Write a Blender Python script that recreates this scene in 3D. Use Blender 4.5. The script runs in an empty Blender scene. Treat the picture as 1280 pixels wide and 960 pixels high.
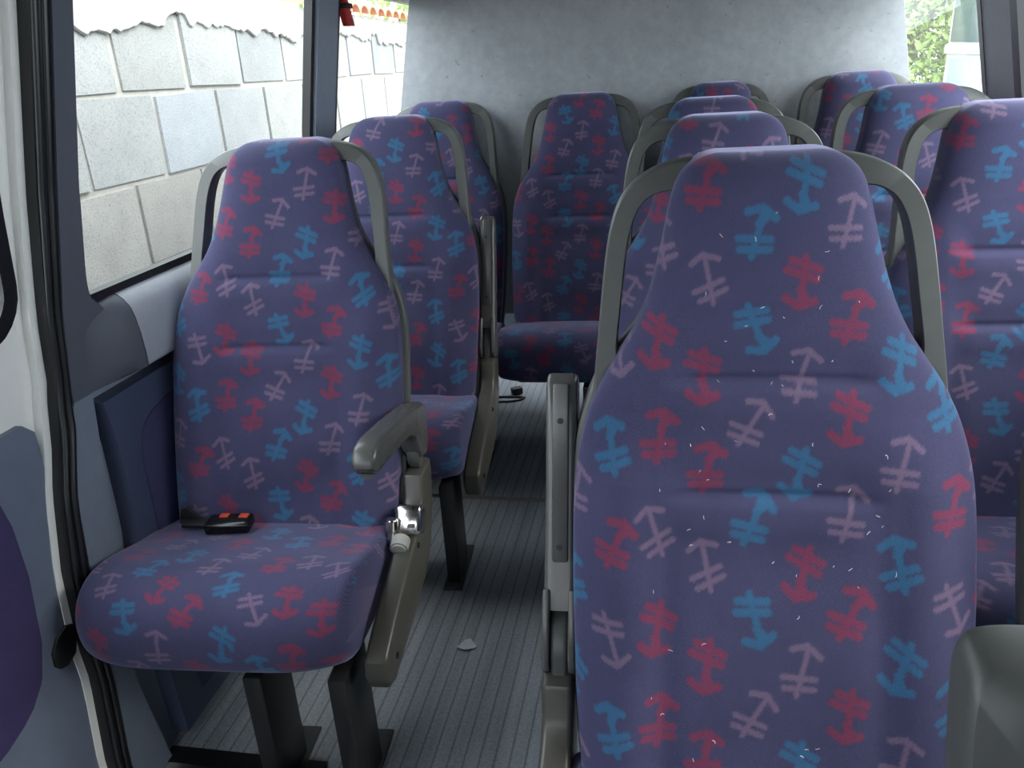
import bpy, bmesh, math, random
import numpy as np
from mathutils import Vector, Matrix
random.seed(7)
R = math.radians
scene = bpy.context.scene
COL = scene.collection

# ---------------------------------------------------------------- materials
def lin(c):
    o = []
    for v in c[:3]:
        v = v / 255.0
        o.append(v / 12.92 if v <= 0.04045 else ((v + 0.055) / 1.055) ** 2.4)
    return (o[0], o[1], o[2], 1.0)

class NT:
    def __init__(self, name):
        self.m = bpy.data.materials.new(name)
        self.m.use_nodes = True
        self.t = self.m.node_tree
        self.t.nodes.clear()
        self.out = self.n('ShaderNodeOutputMaterial')
    def n(self, typ, **kw):
        nd = self.t.nodes.new(typ)
        for k, v in kw.items():
            if k.startswith('_'):
                setattr(nd, k[1:], v)
            else:
                nd.inputs[k.replace('__', ' ')].default_value = v
        return nd
    def l(self, a, b):
        self.t.links.new(a, b)
    def coords(self, kind='Object'):
        return self.n('ShaderNodeTexCoord').outputs[kind]
    def noise(self, scale, detail=3, rough=0.55, vec=None, stretch=None):
        nd = self.n('ShaderNodeTexNoise', Scale=scale, Detail=detail, Roughness=rough)
        v = vec or self.coords()
        if stretch:
            mp = self.n('ShaderNodeMapping', Scale=stretch)
            self.l(v, mp.inputs['Vector']); v = mp.outputs[0]
        self.l(v, nd.inputs['Vector'])
        return nd.outputs['Fac']
    def ramp(self, fac, stops):
        r = self.n('ShaderNodeValToRGB')
        cr = r.color_ramp
        while len(cr.elements) < len(stops):
            cr.elements.new(0.5)
        for e, (p, c) in zip(cr.elements, stops):
            e.position = p
            e.color = c if len(c) == 4 else (*c, 1)
        self.l(fac, r.inputs[0])
        return r.outputs[0]
    def mix(self, fac, a, b, mode='MIX'):
        m = self.n('ShaderNodeMix', _data_type='RGBA', _blend_type=mode)
        for s, v in ((m.inputs[0], fac), (m.inputs[6], a), (m.inputs[7], b)):
            if hasattr(v, 'links') or hasattr(v, 'is_linked'):
                self.l(v, s)
            else:
                s.default_value = v
        return m.outputs[2]
    def math(self, op, a, b=None, c=None):
        m = self.n('ShaderNodeMath', _operation=op)
        for i, v in enumerate((a, b, c)):
            if v is None: continue
            if hasattr(v, 'is_linked'): self.l(v, m.inputs[i])
            else: m.inputs[i].default_value = v
        return m.outputs[0]
    def bump(self, h, strength=0.3, dist=0.002):
        b = self.n('ShaderNodeBump', Strength=strength, Distance=dist)
        self.l(h, b.inputs['Height'])
        return b.outputs[0]
    def bsdf(self, color, rough=0.5, metal=0.0, normal=None, spec=0.5, sheen=0.0, coat=0.0):
        p = self.n('ShaderNodeBsdfPrincipled')
        for key, v in (('Base Color', color), ('Roughness', rough), ('Metallic', metal)):
            if hasattr(v, 'is_linked'): self.l(v, p.inputs[key])
            else: p.inputs[key].default_value = v
        p.inputs['Specular IOR Level'].default_value = spec
        if sheen:
            p.inputs['Sheen Weight'].default_value = sheen
            p.inputs['Sheen Roughness'].default_value = 0.35
            p.inputs['Sheen Tint'].default_value = (0.70, 0.70, 1.0, 1)
        if coat:
            p.inputs['Coat Weight'].default_value = coat
            p.inputs['Coat Roughness'].default_value = 0.12
        if normal: self.l(normal, p.inputs['Normal'])
        self.l(p.outputs[0], self.out.inputs[0])
        return self.m

def plain(name, rgb, rough=0.5, metal=0.0, var=0.08, scale=40, bump=0.0, bscale=400, spec=0.5, coat=0.0, stretch=None):
    t = NT(name)
    c = lin(rgb)
    n = t.noise(scale, 4, 0.6, stretch=stretch)
    lo = tuple(max(0, v * (1 - var)) for v in c[:3]); hi = tuple(min(1, v * (1 + var)) for v in c[:3])
    col = t.ramp(n, [(0.25, lo), (0.75, hi)])
    nm = t.bump(t.noise(bscale, 2, 0.5), bump, 0.001) if bump else None
    return t.bsdf(col, rough, metal, nm, spec, 0, coat)

M = {}
def fabric():
    t = NT('woven_moquette')
    a = t.n('ShaderNodeAttribute', _attribute_name='motif')
    oc = t.coords()
    sep = t.n('ShaderNodeSeparateXYZ'); t.l(oc, sep.inputs[0])
    # twill: fine diagonal ribs
    d1 = t.math('ADD', t.math('MULTIPLY', sep.outputs[0], 2300.0), t.math('MULTIPLY', sep.outputs[2], 1500.0))
    s1 = t.math('SINE', d1)
    d2 = t.math('SUBTRACT', t.math('MULTIPLY', sep.outputs[0], 2300.0), t.math('MULTIPLY', t.math('ADD', sep.outputs[2], sep.outputs[1]), 2100.0))
    s2 = t.math('SINE', d2)
    tw = t.math('MULTIPLY_ADD', t.math('ADD', s1, s2), 0.22, 0.5)
    n1 = t.noise(900, 2, 0.6)
    w = t.math('MULTIPLY_ADD', n1, 0.7, t.math('MULTIPLY', tw, 0.45))
    shade = t.ramp(w, [(0.25, (0.52, 0.52, 0.55)), (0.85, (1.48, 1.48, 1.50))])
    soil = t.ramp(t.noise(9, 4, 0.6), [(0.3, (0.9, 0.9, 0.9)), (0.7, (1.08, 1.07, 1.06))])
    c = t.mix(1.0, a.outputs['Color'], shade, 'MULTIPLY')
    c = t.mix(1.0, c, soil, 'MULTIPLY')
    nm = t.bump(w, 0.25, 0.0006)
    return t.bsdf(c, 0.9, 0, nm, 0.12, FAB_SHEEN)
FAB_SHEEN = 0.48
M['fabric'] = fabric()
M['shell'] = plain('olive_grey_plastic', (86, 87, 85), 0.42, var=0.06, bump=0.12, bscale=900)
M['arm'] = plain('satin_grey_armrest_plastic', (82, 81, 79), 0.27, var=0.06, bump=0.1, bscale=900)
M['side'] = plain('taupe_side_plastic', (70, 68, 62), 0.36, var=0.08, bump=0.1, bscale=700)
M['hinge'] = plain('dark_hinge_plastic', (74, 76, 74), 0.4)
M['black'] = plain('black_rubber', (16, 17, 19), 0.5, var=0.15)
M['gasket'] = plain('black_gasket', (14, 15, 18), 0.35, var=0.1)
M['legs'] = plain('black_painted_steel', (30, 30, 31), 0.38, var=0.2, spec=0.5)
M['legface'] = plain('grey_black_steel', (52, 52, 52), 0.45, var=0.2)
M['chrome'] = plain('chrome_plate', (215, 212, 205), 0.16, 1.0, var=0.05)
M['knob'] = plain('pale_grey_knob', (150, 150, 146), 0.4)
M['buckle'] = plain('black_gloss_plastic', (14, 15, 16), 0.22)
M['red'] = plain('red_button', (190, 66, 38), 0.4)
M['redham'] = plain('red_plastic', (170, 36, 30), 0.4)
M['trim'] = plain('slate_grey_trim', (116, 124, 138), 0.5, var=0.06, bump=0.15, bscale=1200)
M['pillar'] = plain('dark_slate_pillar_trim', (78, 82, 92), 0.55, var=0.06, bump=0.15, bscale=1200)
M['ledge'] = plain('pale_grey_ledge', (158, 161, 168), 0.5, var=0.05, bump=0.12, bscale=1200)
M['vinyl'] = plain('slate_vinyl', (62, 70, 92), 0.42, var=0.1, scale=14, bump=0.35, bscale=500)
M['doorvinyl'] = plain('grey_door_vinyl', (104, 113, 130), 0.45, var=0.1, scale=10, bump=0.35, bscale=450)
M['insert'] = plain('purple_insert_cloth', (56, 46, 88), 0.8, var=0.12, bump=0.3, bscale=900)
M['navyinsert'] = plain('navy_insert_cloth', (50, 50, 84), 0.7, var=0.12, bump=0.3, bscale=900)
M['white'] = plain('white_paint', (238, 237, 232), 0.22, var=0.02, coat=0.3)
M['ceil'] = plain('grey_headliner', (74, 76, 80), 0.9, var=0.05)
M['paper'] = plain('paper_scrap', (190, 192, 194), 0.8)
M['lint'] = plain('white_lint', (220, 215, 220), 0.9)
M['steel'] = plain('dull_aluminium', (130, 128, 122), 0.4, 0.8, var=0.1)

def floor_mat():
    t = NT('ribbed_rubber_floor')
    oc = t.coords()
    sep = t.n('ShaderNodeSeparateXYZ'); t.l(oc, sep.inputs[0])
    fr = t.math('FRACT', t.math('MULTIPLY', sep.outputs[0], 34.0))
    g = t.math('LESS_THAN', t.math('ABSOLUTE', t.math('SUBTRACT', fr, 0.5)), 0.07)
    dust = t.noise(2.6, 6, 0.65, stretch=(1.4, 0.6, 1))
    streak = t.noise(30, 4, 0.6, stretch=(1.0, 0.06, 1))
    grit = t.noise(160, 3, 0.7)
    base = t.ramp(dust, [(0.3, lin((132, 139, 148))), (0.55, lin((152, 158, 165))), (0.75, lin((176, 179, 180)))])
    base = t.mix(0.55, base, t.ramp(streak, [(0.3, lin((96, 104, 114))), (0.7, lin((164, 169, 174)))]))
    base = t.mix(0.3, base, t.ramp(grit, [(0.35, lin((84, 90, 98))), (0.7, lin((186, 187, 186)))]))
    col = t.mix(t.math('MULTIPLY', g, 0.45), base, lin((50, 54, 60)))
    nm = t.bump(t.math('MULTIPLY', g, -1.0), 0.5, 0.002)
    return t.bsdf(col, 0.55, 0, nm, 0.4)
M['floor'] = floor_mat()

def panel_mat():
    t = NT('grimy_grey_board')
    a = t.noise(3.2, 6, 0.62)
    b = t.noise(26, 5, 0.7)
    c = t.ramp(a, [(0.28, lin((134, 139, 144))), (0.5, lin((152, 156, 160))), (0.72, lin((164, 168, 172)))])
    c = t.mix(0.22, c, t.ramp(b, [(0.3, lin((112, 116, 120))), (0.65, lin((176, 179, 182)))]))
    sp = t.noise(55, 2, 0.5)
    m = t.math('GREATER_THAN', sp, 0.72)
    c = t.mix(t.math('MULTIPLY', m, 0.35), c, lin((80, 82, 84)))
    return t.bsdf(c, 0.55, 0, None, 0.3)
M['panel'] = panel_mat()

def block_mat():
    t = NT('concrete_block')
    at = t.n('ShaderNodeAttribute', _attribute_name='tint')
    n = t.noise(150, 3, 0.75)
    n2 = t.noise(6, 4, 0.6)
    c = t.mix(1.0, at.outputs['Color'], t.ramp(n, [(0.3, (0.6, 0.6, 0.62)), (0.46, (1.0, 1.0, 1.0)), (0.75, (1.1, 1.1, 1.1))]), 'MULTIPLY')
    c = t.mix(1.0, c, t.ramp(n2, [(0.3, (0.9, 0.9, 0.9)), (0.7, (1.06, 1.06, 1.06))]), 'MULTIPLY')
    return t.bsdf(c, 0.95, 0, t.bump(n, 0.5, 0.004), 0.1)
M['block'] = block_mat()
M['mortar'] = plain('mortar', (164, 161, 154), 0.95, var=0.1, scale=30, bump=0.5, bscale=200)
M['plaster'] = plain('cream_render', (156, 154, 148), 0.95, var=0.1, scale=7, bump=0.4, bscale=80)
M['tile'] = plain('terracotta_tile', (196, 128, 100), 0.85, var=0.2, scale=9)
M['ground'] = plain('gravel_ground', (170, 166, 158), 0.95, var=0.2, scale=20)
M['leaf'] = plain('hedge_leaf', (128, 156, 80), 0.6, var=0.4, scale=6)
M['bark'] = plain('bark', (84, 70, 56), 0.9, var=0.2)
M['vanwhite'] = plain('van_white_paint', (186, 190, 194), 0.3, var=0.02, coat=0.4)
M['vanpale'] = plain('van_pale_door', (134, 150, 160), 0.35, var=0.03, coat=0.3)
M['vandark'] = plain('van_glass_dark', (84, 94, 102), 0.15, var=0.05)
M['tyre'] = plain('tyre', (28, 28, 28), 0.8)
M['brickhouse'] = plain('salmon_render', (214, 178, 164), 0.9, var=0.05)

def glass_mat():
    t = NT('window_glass')
    tr = t.n('ShaderNodeBsdfTransparent', Color=(0.93, 0.96, 0.95, 1))
    gl = t.n('ShaderNodeBsdfGlossy', Roughness=0.02)
    lw = t.n('ShaderNodeLayerWeight', Blend=0.5)
    fr = t.math('MULTIPLY_ADD', t.math('POWER', lw.outputs['Facing'], 5.0), 0.35, 0.025)
    mx = t.n('ShaderNodeMixShader')
    t.l(fr, mx.inputs[0]); t.l(tr.outputs[0], mx.inputs[1]); t.l(gl.outputs[0], mx.inputs[2])
    t.l(mx.outputs[0], t.out.inputs[0])
    return t.m
M['glass'] = glass_mat()

# ---------------------------------------------------------------- mesh helpers
def link(name, me, mat, parent=None, smooth=40):
    if mat is not None and not me.materials:
        me.materials.append(mat)
    o = bpy.data.objects.new(name, me)
    COL.objects.link(o)
    if parent is not None: o.parent = parent
    if smooth:
        me.polygons.foreach_set('use_smooth', [True] * len(me.polygons))
        me.set_sharp_from_angle(angle=R(smooth))
    return o

def tag(o, label=None, cat=None, group=None, kind=None):
    if label: o['label'] = label
    if cat: o['category'] = cat
    if group: o['group'] = group
    if kind: o['kind'] = kind
    return o

def empty(name, loc, rz=0):
    o = bpy.data.objects.new(name, None)
    o.empty_display_size = 0.1
    o.location = loc; o.rotation_euler = (0, 0, rz)
    COL.objects.link(o)
    return o

def from_bm(bm, name):
    me = bpy.data.meshes.new(name)
    bmesh.ops.recalc_face_normals(bm, faces=bm.faces)
    bm.to_mesh(me); bm.free()
    return me

def pyd(name, v, f):
    me = bpy.data.meshes.new(name)
    me.from_pydata([tuple(map(float, p)) for p in v], [], f)
    bm = bmesh.new(); bm.from_mesh(me)
    return from_bm_into(bm, me)
def from_bm_into(bm, me):
    bmesh.ops.recalc_face_normals(bm, faces=bm.faces)
    bm.to_mesh(me); bm.free(); return me

def add_box(bm, c, s, bev=0.0, seg=2, mat=None):
    r = bmesh.ops.create_cube(bm, size=1.0)
    vs = r['verts']
    bmesh.ops.scale(bm, vec=s, verts=vs)
    if bev:
        es = list({e for v in vs for e in v.link_edges})
        rb = bmesh.ops.bevel(bm, geom=vs + es, offset=bev, segments=seg, profile=0.5, affect='EDGES')
        vs = [v for v in rb['verts'] if v.is_valid]
        vs = list({v for f in rb['faces'] for v in f.verts} | set(vs))
        seen = set(vs); st = list(vs)
        while st:
            v = st.pop()
            for e in v.link_edges:
                w = e.other_vert(v)
                if w not in seen: seen.add(w); st.append(w)
        vs = list(seen)
    if mat is not None: bmesh.ops.transform(bm, matrix=mat, verts=vs)
    bmesh.ops.translate(bm, vec=c, verts=vs)
    return vs

def box(name, c, s, mat, parent=None, bev=0.0, rot=None, seg=2):
    bm = bmesh.new(); add_box(bm, c, s, bev, seg, rot)
    return link(name, from_bm(bm, name), mat, parent)

def add_prism(bm, pts, fn, a0, a1, bev=0.0, seg=2):
    """polygon pts (u,v) swept from a0 to a1; fn(u,v,a) -> xyz"""
    b0 = [bm.verts.new(fn(u, v, a0)) for u, v in pts]
    b1 = [bm.verts.new(fn(u, v, a1)) for u, v in pts]
    n = len(pts); fs = []
    fs.append(bm.faces.new(b0)); fs.append(bm.faces.new(b1[::-1]))
    for i in range(n):
        bm.faces.new((b0[i], b0[(i + 1) % n], b1[(i + 1) % n], b1[i]))
    if bev:
        es = [e for f in fs for e in f.edges]
        bmesh.ops.recalc_face_normals(bm, faces=bm.faces)
        bmesh.ops.bevel(bm, geom=es, offset=bev, segments=seg, profile=0.5, affect='EDGES', clamp_overlap=True)

def prism(name, pts, fn, a0, a1, mat, parent=None, bev=0.0, seg=2, smooth=40):
    bm = bmesh.new(); add_prism(bm, pts, fn, a0, a1, bev, seg)
    return link(name, from_bm(bm, name), mat, parent, smooth)

YZ = lambda u, v, a: (a, u, v)      # polygon in (y,z), swept along x
XZ = lambda u, v, a: (u, a, v)
XY = lambda u, v, a: (u, v, a)

def add_cyl(bm, p0, p1, r, n=20, r1=None, cap_bev=0.0):
    p0 = Vector(p0); p1 = Vector(p1); d = p1 - p0
    q = d.to_track_quat('Z', 'Y').to_matrix().to_4x4()
    m = Matrix.Translation((p0 + p1) / 2) @ q
    res = bmesh.ops.create_cone(bm, cap_ends=True, segments=n, radius1=r, radius2=r if r1 is None else r1, depth=d.length, matrix=m)
    if cap_bev:
        es = [e for e in {e for v in res['verts'] for e in v.link_edges} if len(e.link_faces) == 2 and any(len(f.verts) > 4 for f in e.link_faces)]
        bmesh.ops.bevel(bm, geom=es, offset=cap_bev, segments=2, affect='EDGES')

def cyl(name, p0, p1, r, mat, parent=None, n=20, cap_bev=0.0, r1=None):
    bm = bmesh.new(); add_cyl(bm, p0, p1, r, n, r1, cap_bev)
    return link(name, from_bm(bm, name), mat, parent)

def add_tube(bm, pts, r, n=8):
    pts = [Vector(p) for p in pts]; rings = []
    for i, p in enumerate(pts):
        d = (pts[min(i + 1, len(pts) - 1)] - pts[max(i - 1, 0)]).normalized()
        a = d.cross(Vector((0, 0, 1)))
        if a.length < 1e-3: a = d.cross(Vector((0, 1, 0)))
        a.normalize(); b = d.cross(a)
        rings.append([bm.verts.new(p + r * (math.cos(k * 2 * math.pi / n) * a + math.sin(k * 2 * math.pi / n) * b)) for k in range(n)])
    for i in range(len(rings) - 1):
        for k in range(n):
            bm.faces.new((rings[i][k], rings[i][(k + 1) % n], rings[i + 1][(k + 1) % n], rings[i + 1][k]))
    bm.faces.new(rings[0]); bm.faces.new(rings[-1][::-1])

# ---------------------------------------------------------------- seat fabric pattern (woven motifs)
BASE = np.array(lin((67, 66, 93))[:3])
RED = np.array(lin((122, 54, 76))[:3])
TEAL = np.array(lin((52, 100, 132))[:3])
PINK = np.array(lin((122, 101, 122))[:3])
CU, CV = 0.0562, 0.1075
# the textile's repeat: seven columns, each a run of three motifs (colour, cap direction) read downwards
COLS = [(0.688, [('p', 1), ('r', -1), ('r', 1)]), (0.974, [('p', 1), ('r', -1), ('r', 1)]), (0.812, [('p', 1), ('t', 1), ('t', -1)]),
        (0.865, [('p', 1), ('t', -1), ('r', -1)]), (0.713, [('p', 1), ('r', 1), ('r', -1)]), (0.769, [('p', 1), ('t', 1), ('t', -1)]),
        (0.615, [('p', -1), ('t', 1), ('r', 1)])]
TILT = [[-14, 8, 12], [-12, 10, 10], [26, 18, -16], [12, 14, 14], [10, 24, 10], [14, -14, 16], [-20, -12, 16]]

def hash01(i, j):
    h = math.sin(i * 127.1 + j * 311.7) * 43758.5453
    return h - math.floor(h)

def seg_d(p, q, x0, y0, x1, y1):
    dx, dy = x1 - x0, y1 - y0
    t = np.clip(((p - x0) * dx + (q - y0) * dy) / (dx * dx + dy * dy), 0, 1)
    return np.hypot(p - x0 - t * dx, q - y0 - t * dy)

def paint(u, v):
    """colour of the woven cloth at cloth coordinates u, v (metres)"""
    col = np.tile(BASE, (len(u), 1))
    i0, i1 = int(math.floor((u.min() + 0.16) / CU)) - 1, int(math.ceil((u.max() + 0.16) / CU)) + 1
    for ci in range(i0, i1 + 1):
        ph, seq = COLS[ci % 7]
        uc = -0.135 + ci * CU
        shift = 0.05 * (ci // 7)
        j0, j1 = int(math.floor((ph + shift - v.max()) / CV)) - 1, int(math.ceil((ph + shift - v.min()) / CV)) + 1
        near = np.abs(u - uc) < 0.05
        if not near.any(): continue
        for j in range(j0, j1 + 1):
            k, cap = seq[j % 3]
            vc = ph + shift - j * CV
            idx = np.nonzero(near & (np.abs(v - vc) < 0.05))[0]
            if len(idx) == 0: continue
            h1 = hash01(ci, j)
            ang = R(TILT[ci % 7][j % 3] + (h1 - 0.5) * 14)
            du, dv = u[idx] - uc - (hash01(j, ci) - 0.5) * 0.008, v[idx] - vc
            du, dv = du * 1.10, dv * 1.10
            p = (du * math.cos(ang) - dv * math.sin(ang))
            q = (du * math.sin(ang) + dv * math.cos(ang)) * cap
            # frayed outline
            rag = 0.0011 * np.sin(p * 900 + h1 * 9) * np.sin(q * 830 + h1 * 5)
            w = 0.0036 if k == 'p' else 0.0050
            d = seg_d(p, q, 0.000, -0.030, 0.003, 0.030) - w * 0.9                       # stem
            d = np.minimum(d, seg_d(p, q, -0.0215, -0.011, 0.019, -0.004) - w)            # cross bars
            d = np.minimum(d, seg_d(p, q, -0.017, -0.024, 0.0205, -0.0165) - w)
            d = np.minimum(d, seg_d(p, q, -0.017, 0.024, 0.001, 0.0325) - w * 1.05)      # cap
            d = np.minimum(d, seg_d(p, q, 0.001, 0.0325, 0.020, 0.023) - w * 1.05)
            if k != 'p':
                d = np.minimum(d, seg_d(p, q, 0.0, 0.012, 0.012, 0.027) - w)
            a = np.clip(0.5 - (d + rag) / 0.0028, 0, 1)
            a *= (0.66 if k == 'p' else 0.80)
            c = {'p': PINK, 'r': RED, 't': TEAL}[k]
            col[idx] = col[idx] * (1 - a[:, None]) + c * a[:, None]
    return col

def set_color(me, name, col):
    at = me.attributes.new(name, 'FLOAT_COLOR', 'POINT')
    full = np.ones((len(col), 4), dtype=np.float32); full[:, :3] = col
    at.data.foreach_set('color', full.ravel())

def grid_faces(nr, nc, base=0):
    f = []
    for i in range(nr - 1):
        a = base + i * nc
        f += [(a + j, a + j + 1, a + nc + j + 1, a + nc + j) for j in range(nc - 1)]
    return f

# ---------------------------------------------------------------- seat geometry (local: x across, -y towards the sitter's front, origin under the back/cushion joint)
ZJ, TR, ZT = 0.374, 0.406, 1.114
WZ = [(.30, .222), (.37, .230), (.47, .238), (.6, .243), (.7, .243), (.75, .239), (.80, .227), (.83, .214), (.86, .197), (.885, .177), (.92, .157), (.95, .146), (.99, .135), (1.03, .127), (1.07, .119), (1.085, .112)]
def rec(z): return TR * (z - ZJ)
def smooth_interp(z, tab):
    zs, ws = zip(*tab)
    z = np.atleast_1d(z); acc = 0
    for o in (-.02, -.01, 0, .01, .02): acc = acc + np.interp(z + o, zs, ws)
    return acc / 5
def halfw(z):
    w = smooth_interp(z, WZ)
    top = ZT - 0.05
    t = np.clip((z - top) / 0.05, 0, 1)
    return w * 1.0 - (1 - np.sqrt(np.maximum(0, 1 - t ** 2.6))) * 0.055

def backrest_mesh(step, u0, v0):
    z0 = 0.31
    n1 = int((1.06 - z0) / step); n2 = max(14, int(0.09 / step))
    za = np.linspace(z0, 1.06, n1, endpoint=False)
    tb = np.linspace(0, math.pi / 2, n2); zb = 1.06 + (ZT - 1.06) * np.sin(tb)
    z = np.concatenate([za, zb])
    ncol = int(0.5 / step)
    s = np.linspace(-1, 1, ncol); a = 0.55 * s + 0.45 * np.sin(s * math.pi / 2)
    W = halfw(z)[:, None]; A = a[None, :]; Z = z[:, None]
    B = 0.052 * np.ones_like(z)
    tt = np.clip((z - 1.075) / (ZT - 1.075), 0, 1)
    B = (B * np.sqrt(np.maximum(0, 1 - tt ** 2)))[:, None]
    d = B * np.maximum(0, 1 - np.abs(A) ** 2.7) ** (1 / 2.2)
    X = W * A
    ax = np.abs(X)
    sf = np.clip((0.135 - ax) / 0.05, 0, 1); sf = sf * sf * (3 - 2 * sf)
    for zs, dep in ((0.858, 0.007), (0.728, 0.006)):
        dz = Z - zs + 0.02 * (ax / 0.13) ** 2 * 0
        g = np.where(dz > 0, 0.65 * np.exp(-(dz / 0.034) ** 2) + 0.35 * np.exp(-(dz / 0.006) ** 2), np.exp(-(dz / 0.006) ** 2))
        d = d - dep * 2.0 * g * sf
        d = d + 0.004 * np.exp(-((dz + 0.028) / 0.024) ** 2) * sf
    lowb = np.clip((0.82 - Z) / 0.08, 0, 1)
    d = d + 0.013 * lowb * np.exp(-((ax - 0.180) / 0.036) ** 2)
    d = d - 0.007 * np.clip(1 - (ax / 0.135) ** 2, 0, 1) * np.clip((0.95 - Z) / 0.1, 0, 1) * np.clip((Z - 0.36) / 0.1, 0, 1)
    d = d - 0.006 * lowb * np.exp(-((ax - 0.128) / 0.02) ** 2) * np.clip((0.70 - Z) / 0.1, 0, 1)
    d = d + 0.010 * np.exp(-((Z - 0.53) / 0.10) ** 2) * np.clip(1 - (A) ** 2, 0, 1)      # lumbar swell
    d = d - 0.006 * np.exp(-((Z - 0.93) / 0.06) ** 2) * np.clip(1 - (A) ** 2, 0, 1)
    edge = 0.026
    Yf = rec(Z) + edge - d
    # side columns wrapping to the back
    def side(sgn):
        xs = []; ys = []
        for o, k in ((0.022, 0.996), (0.008, 1.0))[::1]:
            pass
        cols = []
        for o, k in ((0.048, 0.985), (0.036, 0.997), (0.012, 1.002)):
            cols.append((sgn * W[:, 0] * k, rec(z) + edge + o * np.clip(W[:, 0] / 0.05, 0, 1)))
        return cols
    L = side(-1); Rr = side(1)[::-1]
    Xs = np.column_stack([c[0] for c in L] + [X] + [c[0] for c in Rr])
    Ys = np.column_stack([c[1] for c in L] + [Yf] + [c[1] for c in Rr])
    Zs = np.repeat(z[:, None], Xs.shape[1], 1)
    nc = Xs.shape[1]; nr = len(z)
    # cloth coordinates: arc length across and up
    dU = np.hypot(np.diff(Xs, axis=1), np.diff(Ys, axis=1)); U = np.concatenate([np.zeros((nr, 1)), np.cumsum(dU, 1)], 1); U = U - U[:, nc // 2:nc // 2 + 1]
    U = 0.25 * U + 0.75 * Xs
    mid = nc // 2
    V = np.repeat(z[:, None], nc, 1)
    verts = np.stack([Xs, Ys, Zs], -1).reshape(-1, 3)
    me = bpy.data.meshes.new('backrest_cushion')
    faces = grid_faces(nr, nc)
    nb = len(verts)
    faces.append(tuple(range(nc)))                                   # underside
    faces += [((i + 1) * nc, i * nc, i * nc + nc - 1, (i + 1) * nc + nc - 1) for i in range(nr - 1)]   # back
    faces.append(tuple(range((nr - 1) * nc, nr * nc))[::-1])
    me.from_pydata(verts.tolist(), [], faces)
    set_color(me, 'motif', paint((U + u0).ravel(), (V + v0).ravel()))
    return me

CW = 0.244
def cushion_mesh(step, u0, v0, w=CW, length=0.345):
    # side profile, from the joint forward over the nose and under
    P = [(0.06, .374), (0.0, .391), (-.08, .408), (-.16, .427), (-.22, .440), (-.27, .4435), (-.305, .439), (-.330, .424), (-.347, .398), (-.352, .370), (-.348, .335), (-.334, .308), (-.305, .294), (-.2, .290), (0.06, .290)]
    P = np.array(P); P[:, 0] = np.where(P[:, 0] < 0, P[:, 0] * length / 0.345, P[:, 0])
    tt = np.concatenate([[0], np.cumsum(np.hypot(*np.diff(P, axis=0).T))])
    n = int(tt[-1] / step); ts = np.linspace(0, tt[-1], n)
    py, pz = np.interp(ts, tt, P[:, 0]), np.interp(ts, tt, P[:, 1])
    for _ in range(3):
        k = max(1, int(0.012 / step)); ker = np.ones(2 * k + 1) / (2 * k + 1)
        py = np.convolve(np.pad(py, k, mode='edge'), ker, 'valid'); pz = np.convolve(np.pad(pz, k, mode='edge'), ker, 'valid')
    ncol = int(2 * w / step)
    s = np.linspace(-1, 1, ncol); a = 0.6 * s + 0.4 * np.sin(s * math.pi / 2)
    cy, cz = -0.12, 0.355
    r = 0.017
    e = np.clip((np.abs(a) * w - (w - r)) / r, 0, 1)
    ins = r * (1 - np.sqrt(np.maximum(0, 1 - e ** 2)))               # rounded side edges
    corner = 0.045 * np.abs(a) ** 5                                  # rounded plan corners at the front
    Y = py[:, None] + 0 * a[None, :]; Z = pz[:, None] + 0 * a[None, :]
    front = np.clip((-Y - 0.10) / 0.2, 0, 1)
    Z = np.where(Z > cz, np.maximum(cz, Z - ins[None, :] * np.clip((Z - cz) / 0.03, 0, 1)), np.minimum(cz, Z + ins[None, :] * 0.6))
    Y = Y + front * (corner + ins)[None, :]
    crown = 0.010 * (1 - np.abs(a) ** 2.2)[None, :]
    Z = Z + np.where(pz[:, None] > 0.37, crown, 0)
    X = np.repeat((a * w)[None, :], n, 0)
    nr, nc = X.shape
    verts = np.stack([X, Y, Z], -1).reshape(-1, 3)
    faces = grid_faces(nr, nc)
    faces.append(tuple(i * nc for i in range(nr)))
    faces.append(tuple(i * nc + nc - 1 for i in range(nr))[::-1])
    faces += [(j, j + 1, (nr - 1) * nc + j + 1, (nr - 1) * nc + j) for j in range(nc - 1)]
    me = bpy.data.meshes.new('seat_cushion')
    me.from_pydata(verts.tolist(), [], faces)
    U = X; V = -np.repeat(ts[:, None], nc, 1)
    set_color(me, 'motif', paint((U + u0).ravel(), (V + v0).ravel()))
    return me

def shell_mesh():
    bm = bmesh.new()
    zs = np.linspace(0.33, ZT - 0.006, 46)
    w = halfw(zs); ex = np.where(zs < 0.87, 0.008, -0.004); w = w + np.convolve(np.pad(ex, 2, mode='edge'), np.ones(5) / 5, 'valid')
    pts = [(x, z) for x, z in zip(w, zs)] + [(-x, z) for x, z in zip(w[::-1], zs[::-1])]
    fn = lambda u, v, a: (u, rec(v) + a, v)
    add_prism(bm, pts, fn, 0.068, 0.098, 0.006, 2)
    return from_bm(bm, 'back_shell')
SHELL = shell_mesh()

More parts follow.
